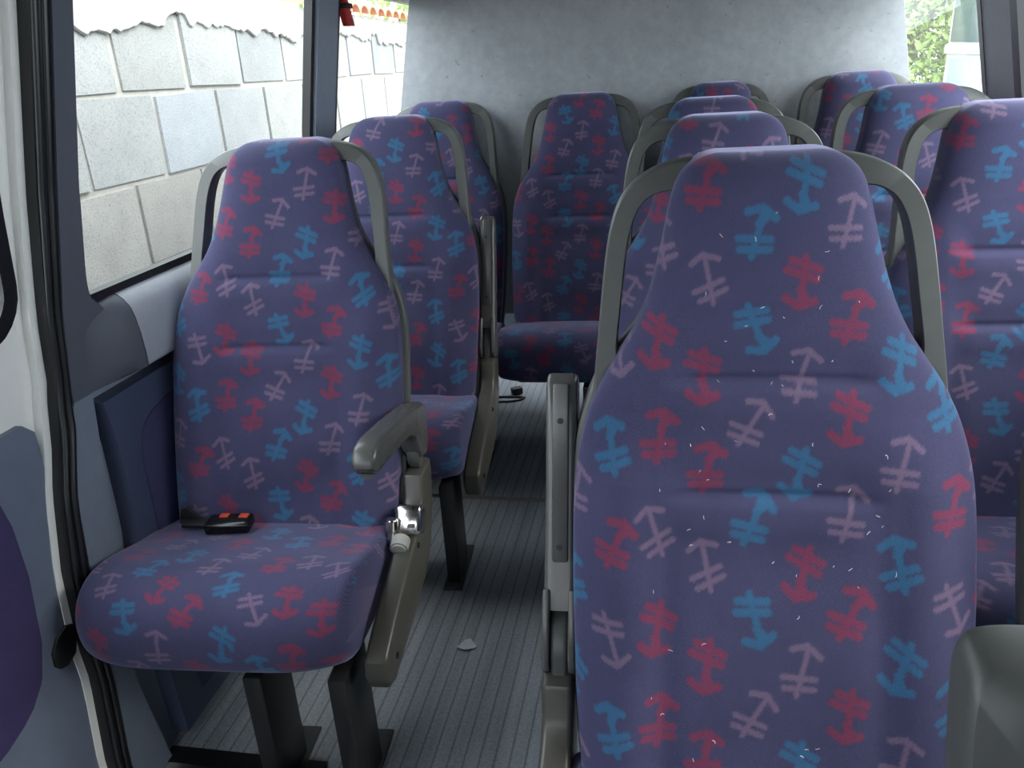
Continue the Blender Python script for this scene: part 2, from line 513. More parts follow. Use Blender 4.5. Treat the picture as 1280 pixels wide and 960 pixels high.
HO = [(.050, 1.104), (.075, 1.106), (.100, 1.105), (.127, 1.100), (.150, 1.091), (.170, 1.078), (.186, 1.060), (.196, 1.037), (.202, 1.010), (.206, .980), (.210, .940), (.213, .900), (.217, .860), (.220, .820), (.224, .790)]
HI = [(.050, 1.050), (.075, 1.058), (.098, 1.064), (.118, 1.067), (.135, 1.065), (.149, 1.059), (.160, 1.048), (.168, 1.031), (.174, 1.008), (.178, .980), (.182, .940), (.186, .905), (.189, .880), (.184, .845), (.176, .800)]
def handle_mesh(s, HO=HO, HI=HI):
    def dens(P):
        P = np.array(P, float); t = np.arange(len(P)); tt = np.linspace(0, len(P) - 1, 57)
        Q = np.column_stack([np.interp(tt, t, P[:, 0]), np.interp(tt, t, P[:, 1])])
        for _ in range(4):
            Q[1:-1] = 0.25 * Q[:-2] + 0.5 * Q[1:-1] + 0.25 * Q[2:]
        return Q
    O, I = dens(HO), dens(HI)
    bm = bmesh.new(); rings = []
    F, Bk = 0.044, 0.086
    for o, i in zip(O, I):
        c = (o + i) / 2; h = (o - i) / 2
        ring = []
        for k, y in ((0.80, F), (0.93, F + 0.003), (1.0, F + 0.010), (1.0, Bk - 0.006), (0.9, Bk), (-0.9, Bk), (-1.0, Bk - 0.006), (-1.0, F + 0.008), (-0.94, F + 0.002), (-0.84, F)):
            p = c + h * k
            ring.append(bm.verts.new((s * p[0], rec(p[1]) + y, p[1])))
        rings.append(ring)
    n = len(rings[0])
    for a, b in zip(rings, rings[1:]):
        for k in range(n):
            bm.faces.new((a[k], a[(k + 1) % n], b[(k + 1) % n], b[k]))
    bm.faces.new(rings[0]); bm.faces.new(rings[-1][::-1])
    return from_bm(bm, 'grab_handle')
HANDLE = {-1: handle_mesh(-1), 1: handle_mesh(1)}
SQO = [(.05, 1.088), (.10, 1.088), (.15, 1.088), (.180, 1.087), (.195, 1.084), (.203, 1.075), (.206, 1.055), (.207, 1.02), (.208, .98), (.210, .92), (.214, .86), (.222, .79)]
SQI = [(.05, 1.058), (.10, 1.059), (.145, 1.058), (.160, 1.056), (.169, 1.050), (.174, 1.038), (.176, 1.015), (.178, .97), (.182, .92), (.186, .885), (.184, .845), (.176, .80)]
SQUARE = {-1: handle_mesh(-1, SQO, SQI), 1: handle_mesh(1, SQO, SQI)}

HUB = (0.125, 0.515)      # armrest pivot (y, z)
def arm_meshes(s, up):
    xc = s * 0.264
    pts = [(-.052, .030), (-.052, .070), (-.034, .092), (.004, .098), (.06, .100), (.20, .101), (.30, .102), (.335, .094), (.350, .078), (.350, .062), (.335, .048), (.30, .046), (.20, .050), (.10, .044), (.060, .034), (.020, .024), (-.040, .022)] if up else [(-.034, -.012), (-.036, .045), (-.024, .076), (.004, .088), (.06, .094), (.20, .100), (.30, .102), (.335, .094), (.350, .078), (.350, .062), (.335, .048), (.30, .046), (.20, .050), (.10, .044), (.060, .026), (.040, -.004), (.022, -.026), (-.014, -.030)]
    if up:
        th = math.atan2(1.0, TR)
        ad = Vector((0, math.cos(th), math.sin(th))); bd = Vector((0, math.sin(th), -math.cos(th)))
        off = -0.05
    else:
        th = R(9)
        ad = Vector((0, -math.cos(th), math.sin(th))); bd = Vector((0, math.sin(th), math.cos(th)))
        off = 0.0
    o = Vector((0, HUB[0], HUB[1]))
    fn = lambda u, v, a: tuple(o + ad * u + bd * (v + off) + Vector((a, 0, 0)))
    bm = bmesh.new()
    if up:
        add_prism(bm, [(.030, .036), (.030, .098), (.20, .101), (.30, .102), (.335, .094), (.350, .078), (.350, .062), (.335, .048), (.30, .046), (.20, .050), (.10, .044), (.060, .038)], fn, xc - 0.0215, xc + 0.0215, 0.008, 3)
        for q in (-1, 1):
            x0, x1 = sorted((xc + q * 0.0125, xc + q * 0.0225))
            add_prism(bm, [(-.050, .030), (-.060, .050), (-.054, .085), (-.03, .098), (.045, .099), (.060, .060), (.058, .034), (.02, .026), (-.03, .022)], fn, x0, x1, 0.003, 2)
    else:
        add_prism(bm, pts, fn, xc - 0.0215, xc + 0.0215, 0.009, 3)
    arm = from_bm(bm, 'armrest')
    # raised centre rib on the underside with two screw holes
    bm = bmesh.new()
    add_prism(bm, [(.085, .050), (.335, .052), (.335, .040), (.10, .038)], fn, xc - 0.011, xc + 0.011, 0.003, 2)
    rib = from_bm(bm, 'armrest_strip')
    holes = []
    for u in (.115, .285):
        bm = bmesh.new(); add_cyl(bm, fn(u, .0368, xc), fn(u, .045, xc), 0.0042, 14)
        holes.append(from_bm(bm, 'screw_hole'))
    bm = bmesh.new()
    if up:
        add_prism(bm, [(-.075, .040), (-.075, .085), (-.02, .092), (.024, .080), (.026, .050), (.012, .034), (-.030, .028)], fn, xc - 0.0118, xc + 0.0118, 0.006, 3)
    else:
        add_prism(bm, [(math.cos(k * math.pi / 8) * .026, math.sin(k * math.pi / 8) * .040) for k in range(16)],
                  lambda u, v, a: (a, HUB[0] - 0.012 + u, HUB[1] - 0.012 + v), xc - 0.0125, xc + 0.0125, 0.005, 2)
    hub = from_bm(bm, 'armrest_hinge')
    return arm, rib, holes, hub

def side_panel_mesh(s):
    pts = [(-.255, .232), (-.285, .245), (-.298, .275), (-.292, .302), (-.275, .312), (-.19, .340), (-.10, .362), (-.02, .380), (.035, .400), (.058, .425), (0.066, .462), (0.070, .468), (0.150, .468), (0.155, .44), (0.13, .36), (0.085, .295), (0.02, .262), (-.10, .245)]
    bm = bmesh.new(); add_prism(bm, pts, YZ, s * 0.244, s * 0.286, 0.008, 3)
    return from_bm(bm, 'side_panel')

seats = []
def seat(loc, yaw, label, group, pat, step, arm=0, up=True, cushion_step=None, legs=True, sx_=1.0, sz_=1.0, cdx=0.0, handles=None, name='passenger_seat'):
    t = empty(name, (loc[0], loc[1], 0), yaw)
    t.scale = (sx_, 1, sz_)
    tag(t, label, 'bus seat', 'purple patterned minibus seats')
    fb = link('backrest_cushion', backrest_mesh(step, *pat), M['fabric'], t, 50)
    sc_ = link('seat_cushion', cushion_mesh(cushion_step or step, pat[0] + 0.13, pat[1] + 0.21), M['fabric'], t, 50)
    sc_.location.x = cdx
    link('back_shell', SHELL, M['shell'], t)
    for s in (-1, 1): link('grab_handle', (handles or HANDLE)[s], M['shell'], t, 45)
    # seat pan under the cushion
    box('seat_pan', (0, -0.12, 0.286), (0.36, 0.28, 0.022), M['legs'], t, 0.006)
    if arm:
        am, rb, hs, hb = arm_meshes(arm, up)
        a = link('armrest', am, M['arm'], t, 45)
        link('armrest_strip', rb, M['arm'], a)
        if up:
            for h in hs: link('screw_hole', h, M['black'], a)
        link('armrest_hinge', hb, M['hinge'], t)
        p = link('side_panel', side_panel_mesh(arm), M['side'], t, 35)
        for yy, zz in ((-.235, .272), (-.02, .36)):
            cyl('panel_screw', (arm * 0.2885, yy, zz), (arm * 0.286, yy, zz), 0.006, M['black'], p, 12)
    if legs:
        sx = arm if arm else 1
        for k, xx in enumerate((0.203 * sx, 0.052 * sx)):
            lg = box('leg', (xx, -0.262, 0.145), (0.034, 0.115, 0.282), M['legs'], t, 0.004)
            bm = bmesh.new(); add_box(bm, (xx, -0.245, 0.005), (0.050, 0.20, 0.008), 0.002)
            add_cyl(bm, (xx, -0.338, 0.008), (xx, -0.338, 0.016), 0.009, 6)
            link('foot_plate', from_bm(bm, 'foot_plate'), M['legface'], lg)
    seats.append(t)
    return t

SEATS_AISLE = 'single seats by the left windows'
# ---- left column
L1 = seat((-0.761, 1.2946), R(4.0), 'purple single seat with lowered armrest, black belt buckle on its cushion and chrome latch', None, (-0.027, 0.155), 0.0024, 1, False, cdx=-0.014)
L2 = seat((-0.746, 1.9615), R(4.0), 'purple window seat with raised armrest, second from the sliding door', None, (0.011, 0.049), 0.003, 1, True)
L3 = seat((-0.790, 2.622), R(2.5), 'rear row purple seat in the left corner, by the block wall window', None, (0.2, 0.13), 0.004, 0, True, sx_=0.95, sz_=1.008)
R2 = seat((-0.288, 2.622), R(1), 'rear row purple seat standing at the end of the aisle against the grey board', None, (0.03, 0.19), 0.004, 0, sx_=0.99, sz_=1.01)
# ---- centre column
C1 = seat((0.132, 0.761), R(1.2), 'largest and closest purple seat, seen whole from the front, raised armrest on its aisle side', None, (0, 0), 0.0019, -1, True, 0.004)
C2 = seat((0.125, 1.4343), R(1.5), 'purple seat directly behind the closest large seat, headrest with a teal motif', None, (0.17, 0.02), 0.0035, 0, True, 0.005)
C3 = seat((0.125, 2.0258), R(1), 'purple seat third in the middle column, headrest peeking over the one before it', None, (0.09, -0.06), 0.004, 0, True, 0.006, sz_=1.004)
R3 = seat((0.172, 2.622), 0, 'rear row purple seat behind the middle column, only its dark headrest top showing', None, (0.29, 0.07), 0.004, 0, True, 0.006, sx_=0.84, sz_=1.02)
# ---- right column
W0 = seat((0.680, 0.735), 0, 'seat beside the closest large one, only a dark handle rim at the picture edge', None, (0.33, 0.04), 0.004, 0, True, 0.005)
W1 = seat((0.657, 1.4343), 0, 'right hand purple window seat cut off by the picture edge, seat cushion partly showing', None, (0.03, 0.02), 0.0028, 0, True, 0.004)
W2 = seat((0.634, 2.0258), 0, 'purple window seat second before the grey board, just left of the right window pillar', None, (0.25, 0.11), 0.004, 0, True, 0.006, sz_=1.009)
R4 = seat((0.614, 2.622), 0, 'rear row purple seat in the right corner, nearest the hedge window', None, (0.15, -0.09), 0.004, 0, True, 0.006, sx_=0.92, sz_=1.028)
# ---- nearest seat, only a corner of its grab handle in view
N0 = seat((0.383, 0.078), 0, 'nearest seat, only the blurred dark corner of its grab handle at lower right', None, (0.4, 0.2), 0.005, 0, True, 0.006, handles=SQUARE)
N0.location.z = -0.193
for c_ in N0.children:  # darker plastic on these handles stands in for the shade on them
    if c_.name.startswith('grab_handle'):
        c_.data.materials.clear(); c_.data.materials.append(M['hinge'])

# ---- belt buckles on the first left seat
bk = empty('seat_belt', (0, 0, 0)); bk.parent = L1
bm = bmesh.new()
add_box(bm, (-0.075, -0.060, 0.4305), (0.088, 0.046, 0.024), 0.007, 3, Matrix.Rotation(R(6), 4, 'Z'))
b1 = link('belt_buckle', from_bm(bm, 'belt_buckle'), M['buckle'], L1)
bk.parent = None; bpy.data.objects.remove(bk)
for dx in (-0.012, 0.028):
    box('release_button', (-0.075 + dx, -0.050, 0.443), (0.018, 0.014, 0.004), M['red'], b1, 0.001)
bm = bmesh.new()
add_prism(bm, [(-.190, -.035), (-.178, -.058), (-.122, -.060), (-.110, -.046), (-.125, -.034)], XY, 0.418, 0.426, 0.002)
add_prism(bm, [(-.195, .415), (-.185, .448), (-.172, .452), (-.150, .430), (-.140, .416)], XZ, -0.036, -0.030, 0.001)
link('belt_webbing', from_bm(bm, 'belt_webbing'), M['black'], L1)
# chrome latch on the side panel of the first left seat
lt = box('belt_latch', (0.268, 0.006, 0.402), (0.056, 0.044, 0.062), M['chrome'], L1, 0.012, Matrix.Rotation(R(-28), 4, 'X'), 3)
box('latch_slot', (0.277, -0.022, 0.405), (0.014, 0.004, 0.007), M['hinge'], lt, 0.001, Matrix.Rotation(R(-28), 4, 'X'))
cyl('latch_cap', (0.239, -0.020, 0.420), (0.237, -0.032, 0.366), 0.013, M['chrome'], lt, 16, 0.003)
cyl('latch_knob', (0.258, -0.030, 0.382), (0.258, -0.062, 0.374), 0.018, M['knob'], lt, 24, 0.004)

# ---- lint on the closest seat
bm = bmesh.new()
rl = random.Random(3)
for k in range(70):
    x = rl.uniform(-0.16, 0.16); z = rl.uniform(0.42, 1.05)
    if abs(x) > float(halfw(z)[0]) * 0.72: continue
    y = rec(z) - 0.0285 + (0.012 * max(0, abs(x) / float(halfw(z)[0]) - 0.4))
    ln = rl.uniform(0.002, 0.006); a = rl.uniform(0, 6.28); cv = rl.uniform(-1.4, 1.4)
    p = Vector((x, y, z)); pts = []
    for i in range(5):
        pts.append(p.copy()); aa = a + cv * i / 2.5
        p = p + Vector((math.cos(aa), TR * math.sin(aa), math.sin(aa))) * ln / 4
    add_tube(bm, pts, rl.uniform(0.0002, 0.00035), 5)
tag(link('lint', from_bm(bm, 'lint'), M['lint'], C1), kind='stuff')

# ---------------------------------------------------------------- the bus body
ZX = [(-.6, -.96), (0, -.955), (.3, -1.02), (.72, -1.05), (.87, -1.045), (1.08, -1.02), (1.46, -.95), (1.62, -.90), (1.80, -.80)]
def XL(z, off=0.0): return float(np.interp(z, *zip(*ZX))) + off
ZR = [(-.6, .93), (0, .93), (.3, .955), (.72, .960), (.87, .94), (1.08, .875), (1.46, .795), (1.62, .75), (1.80, .66)]
def XR(z, off=0.0): return float(np.interp(z, *zip(*ZR))) - off

def sheet(name, polys, mat, XF, t0, t1, parent=None, kind='structure', nz=14, bev=0.0):
    """strips on the body side: each poly is a list of (z, y_a, y_b) rows; built with thickness t0..t1 measured inwards"""
    bm = bmesh.new()
    for rows in polys:
        zs = [r[0] for r in rows]
        zz = np.unique(np.concatenate([np.linspace(zs[0], zs[-1], nz), zs]))
        ya = np.interp(zz, zs, [r[1] for r in rows]); yb = np.interp(zz, zs, [r[2] for r in rows])
        ring = []
        for z, a, b in zip(zz, ya, yb):
            ring.append([bm.verts.new((XF(z, t), y, z)) for t, y in ((t0, a), (t1, a), (t1, b), (t0, b))])
        for p, q in zip(ring, ring[1:]):
            for k in range(4): bm.faces.new((p[k], p[(k + 1) % 4], q[(k + 1) % 4], q[k]))
        bm.faces.new(ring[0]); bm.faces.new(ring[-1][::-1])
    o = link(name, from_bm(bm, name), mat, parent, 30)
    if kind and parent is None: o['kind'] = kind
    return o

ZB, ZTOP = 0.868, 1.47          # window sill and head heights
# lower walls, window heads, roof
sheet('wall_left', [[(-.02, 1.06, 3.7), (.18, 1.06, 3.7), (.45, 1.14, 3.7), (.70, 1.21, 3.7)], [(ZTOP, 1.20, 3.7), (1.80, 1.20, 3.7)], [(.70, 1.22, 3.7), (.86, 1.25, 3.7)]], M['trim'], XL, -0.045, -0.012)
sheet('wall_right', [[(-.02, -1.6, 3.7), (.86, -1.6, 3.7)], [(ZTOP, -1.6, 3.7), (1.80, -1.6, 3.7)], [(.86, -1.6, .32), (ZTOP, -1.6, .32)]], M['trim'], XR, -0.045, -0.005)  # windowless front stretch is out of view, closed to cut light
# floor with the door step well cut out of its front left corner
bm = bmesh.new()
add_prism(bm, [(-0.975, 1.05), (-0.975, 3.7), (0.93, 3.7), (0.93, 0.40), (-0.50, 0.40), (-0.50, 0.75), (-0.62, 1.05)], XY, -0.03, 0.0)
add_prism(bm, [(-0.50, -1.6), (-0.50, 0.41), (0.93, 0.41), (0.93, -1.6)], XY, -0.223, -0.193)
add_prism(bm, [(-0.50, 0.40), (-0.50, 0.41), (0.93, 0.41), (0.93, 0.40)], XY, -0.20, -0.02)
tag(link('floor', from_bm(bm, 'floor'), M['floor'], None, 30), kind='structure')
bm = bmesh.new()
add_prism(bm, [(-1.08, -1.6), (-1.08, 1.05), (-0.50, 1.05), (-0.50, -1.6)], XY, -0.36, -0.33)
tag(link('floor_step_well', from_bm(bm, 'floor_step_well'), M['floor'], None, 30), kind='structure')
bm = bmesh.new()
add_prism(bm, [(-0.96, 1.035), (-0.96, 1.075), (-0.63, 1.075), (-0.51, 0.77), (-0.485, 0.75), (-0.50, 0.74), (-0.60, 0.99), (-0.63, 1.035)], XY, -0.05, 0.004)
add_prism(bm, [(-0.50, -1.6), (-0.50, 0.75), (-0.62, 1.05), (-0.97, 1.05), (-0.97, 1.04), (-0.615, 1.04), (-0.49, 0.75), (-0.49, -1.6)], XY, -0.33, -0.03)
tag(link('trim_1', from_bm(bm, 'trim_1'), M['black'], None, 30), kind='structure')
# joint strip across the aisle floor
bm = bmesh.new(); add_box(bm, (-0.02, 2.10, 0.0015), (1.70, 0.018, 0.003), 0.001)
tag(link('trim_2', from_bm(bm, 'trim_2'), M['steel'], None, 30), kind='structure')
# unseen roof-side boxes above the windows, added to shade the upper rear board
o = prism('shade_trim_left', [(-0.955, 1.475), (-0.66, 1.500), (-0.60, 1.56), (-0.60, 1.70), (-0.66, 1.78), (-0.84, 1.78)], XZ, -1.58, 3.03, M['ceil'], None, 0.01); o['kind'] = 'structure'
o = prism('shade_trim_right', [(0.80, 1.475), (0.50, 1.500), (0.44, 1.56), (0.44, 1.70), (0.50, 1.78), (0.69, 1.78)], XZ, -1.58, 3.03, M['ceil'], None, 0.01); o['kind'] = 'structure'
# roof
bm = bmesh.new()
add_prism(bm, [(-0.90, 1.775), (-0.6, 1.80), (0.45, 1.80), (0.76, 1.775), (0.76, 1.82), (-0.90, 1.82)], XZ, -1.6, 3.75)
tag(link('ceiling', from_bm(bm, 'ceiling'), M['ceil'], None, 30), kind='structure')
# front bulkhead under the windscreen, unseen, raised to cut front light; rear doors
bm = bmesh.new(); add_box(bm, (-0.07, -1.62, 0.53), (1.96, 0.04, 1.46), 0.01); add_box(bm, (-0.07, -1.62, 1.69), (1.75, 0.04, 0.26), 0.01)
tag(link('wall_front', from_bm(bm, 'wall_front'), M['trim'], None, 30), kind='structure')
bm = bmesh.new(); add_box(bm, (-0.07, 3.73, 0.43), (1.94, 0.04, 0.90), 0.01)
add_box(bm, (-0.07, 3.73, 1.70), (1.70, 0.04, 0.24), 0.01)
add_box(bm, (-0.07, 3.73, 1.2), (0.12, 0.04, 0.9), 0.01)
tag(link('wall_back', from_bm(bm, 'wall_back'), M['trim'], None, 30), kind='structure')
# grey board behind the rear seats
bm = bmesh.new()
add_prism(bm, [(-0.985, 0.30), (-0.985, 1.08), (-0.905, 1.49), (-0.86, 1.74), (0.66, 1.74), (0.735, 1.41), (0.792, 1.10), (0.83, 0.80), (0.83, 0.30)], XZ, 3.045, 3.063, 0.003)
tag(link('partition_board', from_bm(bm, 'partition_board'), M['panel'], None, 30), 'stained grey board closing off the rear behind the last row of seats', 'partition board')

# ---- left window ledge, pillar trims, gaskets, panes
LEDGE = [(-1.075, .872), (-1.040, .868), (-1.026, .858), (-1.014, .842), (-1.008, .822), (-1.004, .790), (-1.002, .745), (-1.004, .722), (-1.018, .715), (-1.040, .716), (-1.075, .716)]
o = prism('trim_3', LEDGE, XZ, 1.336, 3.04, M['ledge'], None, 0.0); o['kind'] = 'structure'
bm = bmesh.new(); rr_ = []
for t in np.linspace(0, 1, 15):
    k = t * t * (3 - 2 * t); row = []
    for n_, (x, z) in enumerate(LEDGE):
        zz = .868 - (.868 - .716) * min(1.0, n_ / 8.0)
        zt_ = z * k + zz * (1 - k); xw = XL(zz, 0.014 if n_ < 9 else 0.0)
        row.append(bm.verts.new((x * k + xw * (1 - k) if n_ else min(x, xw), 1.185 + 0.148 * t, zt_)))
    rr_.append(row)
for a, b in zip(rr_, rr_[1:]):
    for k in range(len(LEDGE)): bm.faces.new((a[k], a[(k + 1) % len(LEDGE)], b[(k + 1) % len(LEDGE)], b[k]))
bm.faces.new(rr_[0]); bm.faces.new(rr_[-1][::-1])
o = link('trim_4', from_bm(bm, 'trim_4'), M['pillar'], None, 50); o['kind'] = 'structure'
# front pillar beside the sliding door, with the rounded lower window corner
cor = [(.872 + .05 * (1 - math.cos(a)), 1.296 - .046 * math.sin(a)) for a in [k * math.pi / 16 for k in range(9)]]
seal_in = [(0.065, .967), (.211, 1.02), (.413, 1.066), (.556, 1.097), (.677, 1.151), (.749, 1.164), (1.077, 1.219), (1.369, 1.25), (1.60, 1.275)]
seal_out = [(-.10, .90), (.097, .937), (.239, .989), (.444, 1.023), (.577, 1.065), (.654, 1.099), (.762, 1.133), (1.084, 1.172), (1.366, 1.199), (1.60, 1.222)]
si = lambda z: float(np.interp(z, *zip(*seal_in)))
so = lambda z: float(np.interp(z, *zip(*seal_out)))
rows = [(z, si(z) - .006, float(np.interp(z, [.716, .80, .855, .866, .875, .89, .92, .946, 1.05, 1.163, 1.371, 1.6], [1.20, 1.22, 1.29, 1.272, 1.258, 1.251, 1.250, 1.252, 1.264, 1.274, 1.293, 1.315]))) for z in np.linspace(.716, 1.6, 60)]
sheet('trim_5', [rows], M['pillar'], XL, -0.03, 0.016, nz=60)
rows = [(z, si(z) - .004, float(np.interp(z, [0, .18, .414, .597, .716], [1.050, 1.060, 1.138, 1.182, 1.210]))) for z in np.linspace(0.0, .718, 30)]
sheet('trim_6', [rows], M['trim'], XL, -0.03, 0.010, nz=30)
# door seal: two rubber beads
bm = bmesh.new()
zz_ = np.linspace(-0.10, 1.6, 60); pr_ = None
for z in zz_:
    q_ = [bm.verts.new((XL(z, t), y, z)) for t, y in ((-.03, so(z) + .004), (.006, so(z) + .004), (.010, si(z)), (-.03, si(z)))]
    if pr_:
        for k in range(4): bm.faces.new((pr_[k], pr_[(k + 1) % 4], q_[(k + 1) % 4], q_[k]))
    pr_ = q_
for f, r in ((0.30, 0.007), (0.72, 0.008)):
    pts = []
    for z in np.linspace(-0.10, 1.6, 60):
        y = so(z) * (1 - f) + si(z) * f
        pts.append((XL(z, 0.006), y, z))
    add_tube(bm, pts, r, 10)
tag(link('trim_7', from_bm(bm, 'trim_7'), M['gasket'], None, 60), kind='structure')
# pillar between the two left windows
sheet('trim_8', [[(.86, 2.302, 2.447), (1.6, 2.300, 2.447)]], M['trim'], XL, -0.03, 0.014)
def gasket(name, XF, y0, y1, z0, z1, w=0.03, r=0.045, t0=-0.02, t1=0.008):
    """rubber surround of a window opening with rounded corners"""
    bm = bmesh.new(); n = 7
    def loop(d):
        rr = max(0.004, r - d); out = []
        for cx, cz, a0 in ((y1 - d - rr, z1 - d - rr, 0), (y0 + d + rr, z1 - d - rr, 90), (y0 + d + rr, z0 + d + rr, 180), (y1 - d - rr, z0 + d + rr, 270)):
            for k in range(n):
                a = R(a0 + 90 * k / (n - 1)); out.append((cx + rr * math.cos(a), cz + rr * math.sin(a)))
        fin = []
        for k, p in enumerate(out):
            q = out[(k + 1) % len(out)]
            m_ = 1 if k % n < n - 1 else 14
            for t in range(m_): fin.append((p[0] + (q[0] - p[0]) * t / m_, p[1] + (q[1] - p[1]) * t / m_))
        return fin
    A, B = loop(0), loop(w)
    va = [[bm.verts.new((XF(z, t), y, z)) for y, z in A] for t in (t0, t1)]
    vb = [[bm.verts.new((XF(z, t), y, z)) for y, z in B] for t in (t0, t1)]
    N = len(A)
    for k in range(N):
        j = (k + 1) % N
        bm.faces.new((va[1][k], va[1][j], vb[1][j], vb[1][k])); bm.faces.new((va[0][k], vb[0][k], vb[0][j], va[0][j]))
        bm.faces.new((va[0][k], va[0][j], va[1][j], va[1][k])); bm.faces.new((vb[0][k], vb[1][k], vb[1][j], vb[0][j]))
    return link(name, from_bm(bm, name), M['gasket'], None, 40), B
def window(n, XF, y0, y1, z0, z1, w=0.03, t1=0.008):
    g, B = gasket('window_%d' % n, XF, y0, y1, z0, z1, w, t1=t1)
    g['kind'] = 'structure'
    bm = bmesh.new()
    zz = np.linspace(z0 + w * 0.6, z1 - w * 0.6, 12)
    rings = [[bm.verts.new((XF(z, -0.012), y, z)) for y in (y0 + w * 0.6, y1 - w * 0.6)] for z in zz]
    for a, b in zip(rings, rings[1:]): bm.faces.new((a[0], a[1], b[1], b[0]))
    link('pane', from_bm(bm, 'pane'), M['glass'], g, 0)
    return g
window(1, XL, 1.226, 2.302, 0.862, 1.49, 0.022, t1=0.004)
window(2, XL, 2.446, 3.66, 0.862, 1.49, 0.030)
# padded lower panel along the left wall
PZ = [(.02, 1.10), (.30, 1.155), (.437, 1.192), (.60, 1.214), (.692, 1.212)]
rows = [(z, float(np.interp(z, *zip(*PZ))), 3.03) for z in np.linspace(.02, .692, 24)]
pn = sheet('trim_9', [rows], M['vinyl'], XL, -0.012, 0.024, nz=24)
rows = [(z, float(np.interp(z, [.06, .30, .437, .55, .60, .62, .635, .64], [1.18, 1.225, 1.248, 1.262, 1.282, 1.31, 1.36, 1.42])), 2.98) for z in np.linspace(.06, .64, 40)]
sheet('padded_insert', [rows], M['navyinsert'], XL, 0.0, 0.029, parent=pn, nz=40)
# ---- right side
window(4, XR, 0.30, 2.36, 0.862, 1.49, 0.045)
window(5, XR, 2.56, 3.66, 0.862, 1.49, 0.030)
sheet('trim_10', [[(.86, 2.352, 2.565), (1.6, 2.352, 2.565)]], M['ledge'], XR, -0.03, 0.006)  # pillar in the paler ledge plastic, imitating light from the left windows
LEDR = [(-x - 0.095, z) for x, z in LEDGE]
o = prism('trim_11', LEDR, XZ, -1.6, 3.04, M['ledge'], None, 0.0); o['kind'] = 'structure'

# ---- sliding door: white painted, with a window, a vinyl panel and a handle cup
dz = list(np.linspace(-0.30, .80, 30))
door = sheet('door_1', [[(z, -0.25, so(z) - 0.001) for z in dz], [(z, 1.118, so(z) - 0.001) for z in np.linspace(.80, 1.6, 30)],
                        [(.80, -.25, 1.119), (.88, -.25, 1.119)], [(.88, -.25, -.12), (1.6, -.25, -.12)], [(1.53, -.12, 1.119), (1.6, -.12, 1.119)]], M['white'], XL, -0.075, -0.030, nz=30)
dg, _ = gasket('door_window_gasket', XL, -0.13, 1.130, 0.850, 1.56, 0.03, 0.09, -0.03, -0.022)
dg.parent = door
bm = bmesh.new()
rings = [[bm.verts.new((XL(z, -0.05), y, z)) for y in (-.11, 1.12)] for z in np.linspace(.86, 1.55, 10)]
for a, b in zip(rings, rings[1:]): bm.faces.new((a[0], a[1], b[1], b[0]))
link('door_pane', from_bm(bm, 'door_pane'), M['glass'], door, 0)
PE = [(-.28, .86), (.088, .952), (.333, 1.020), (.45, 1.050), (.543, 1.064), (.634, 1.076), (.69, 1.083), (.705, 1.078), (.713, 1.062)]
rows = [(z, -0.15, float(np.interp(z, *zip(*PE)))) for z in np.linspace(-.28, .713, 50)]
dp = sheet('door_panel', [rows], M['doorvinyl'], XL, -0.03, -0.016, parent=door, nz=50)
IE = [(.250, .70), (.262, .82), (.278, .87), (.306, .910), (.367, .938), (.482, .962), (.573, .968), (.62, .962), (.65, .94), (.66, .90)]
rows = [(z, -0.05, float(np.interp(z, *zip(*IE)))) for z in np.linspace(.250, .66, 40)]
sheet('cloth_insert', [rows], M['insert'], XL, -0.02, -0.010, parent=dp, nz=40)
bm = bmesh.new()
cupo = [(.946, .306), (.950, .330), (.968, .348), (.995, .356), (1.010, .348), (1.006, .318), (.994, .298), (.970, .290), (.954, .294)]
add_prism(bm, cupo, lambda u, v, a: (XL(v, a), u, v), -0.026, -0.010, 0.004, 2)
link('handle_cup', from_bm(bm, 'handle_cup'), M['black'], door, 40)
# white sill edge of the body under the door seal is part of the door opening
rows = [(z, so(z) - .012, so(z) + .016) for z in np.linspace(-.1, 1.6, 40)]
o = sheet('trim_12', [rows], M['white'], XL, -0.05, -0.014, nz=40)

sheet('wall_left_front', [[(-.3, -1.6, -.25), (.95, -1.6, -.25)], [(.95, -1.6, -1.35), (1.5, -1.6, -1.35)], [(.95, -.45, -.25), (1.5, -.45, -.25)], [(1.5, -1.6, -.25), (1.80, -1.6, -.25)], [(1.6, -.25, 1.22), (1.80, -.25, 1.22)]], M['trim'], XL, -0.06, -0.02)
# ---- emergency hammer on the left pillar
hm = empty('emergency_hammer', (XL(1.40, 0.02), 2.500, 1.365))
tag(hm, 'red plastic emergency hammer strip on the left window pillar', 'emergency hammer')
prism('hammer_handle', [(-.016, .0), (.016, .0), (.018, .01), (.018, .16), (.010, .175), (-.010, .175), (-.018, .16), (-.018, .01)],
      lambda u, v, a: (a - v * 0.18, u, v), -0.012, 0.016, M['redham'], hm, 0.004)
box('hammer_clip', (-0.012, 0, 0.055), (0.05, 0.044, 0.014), M['black'], hm, 0.002)

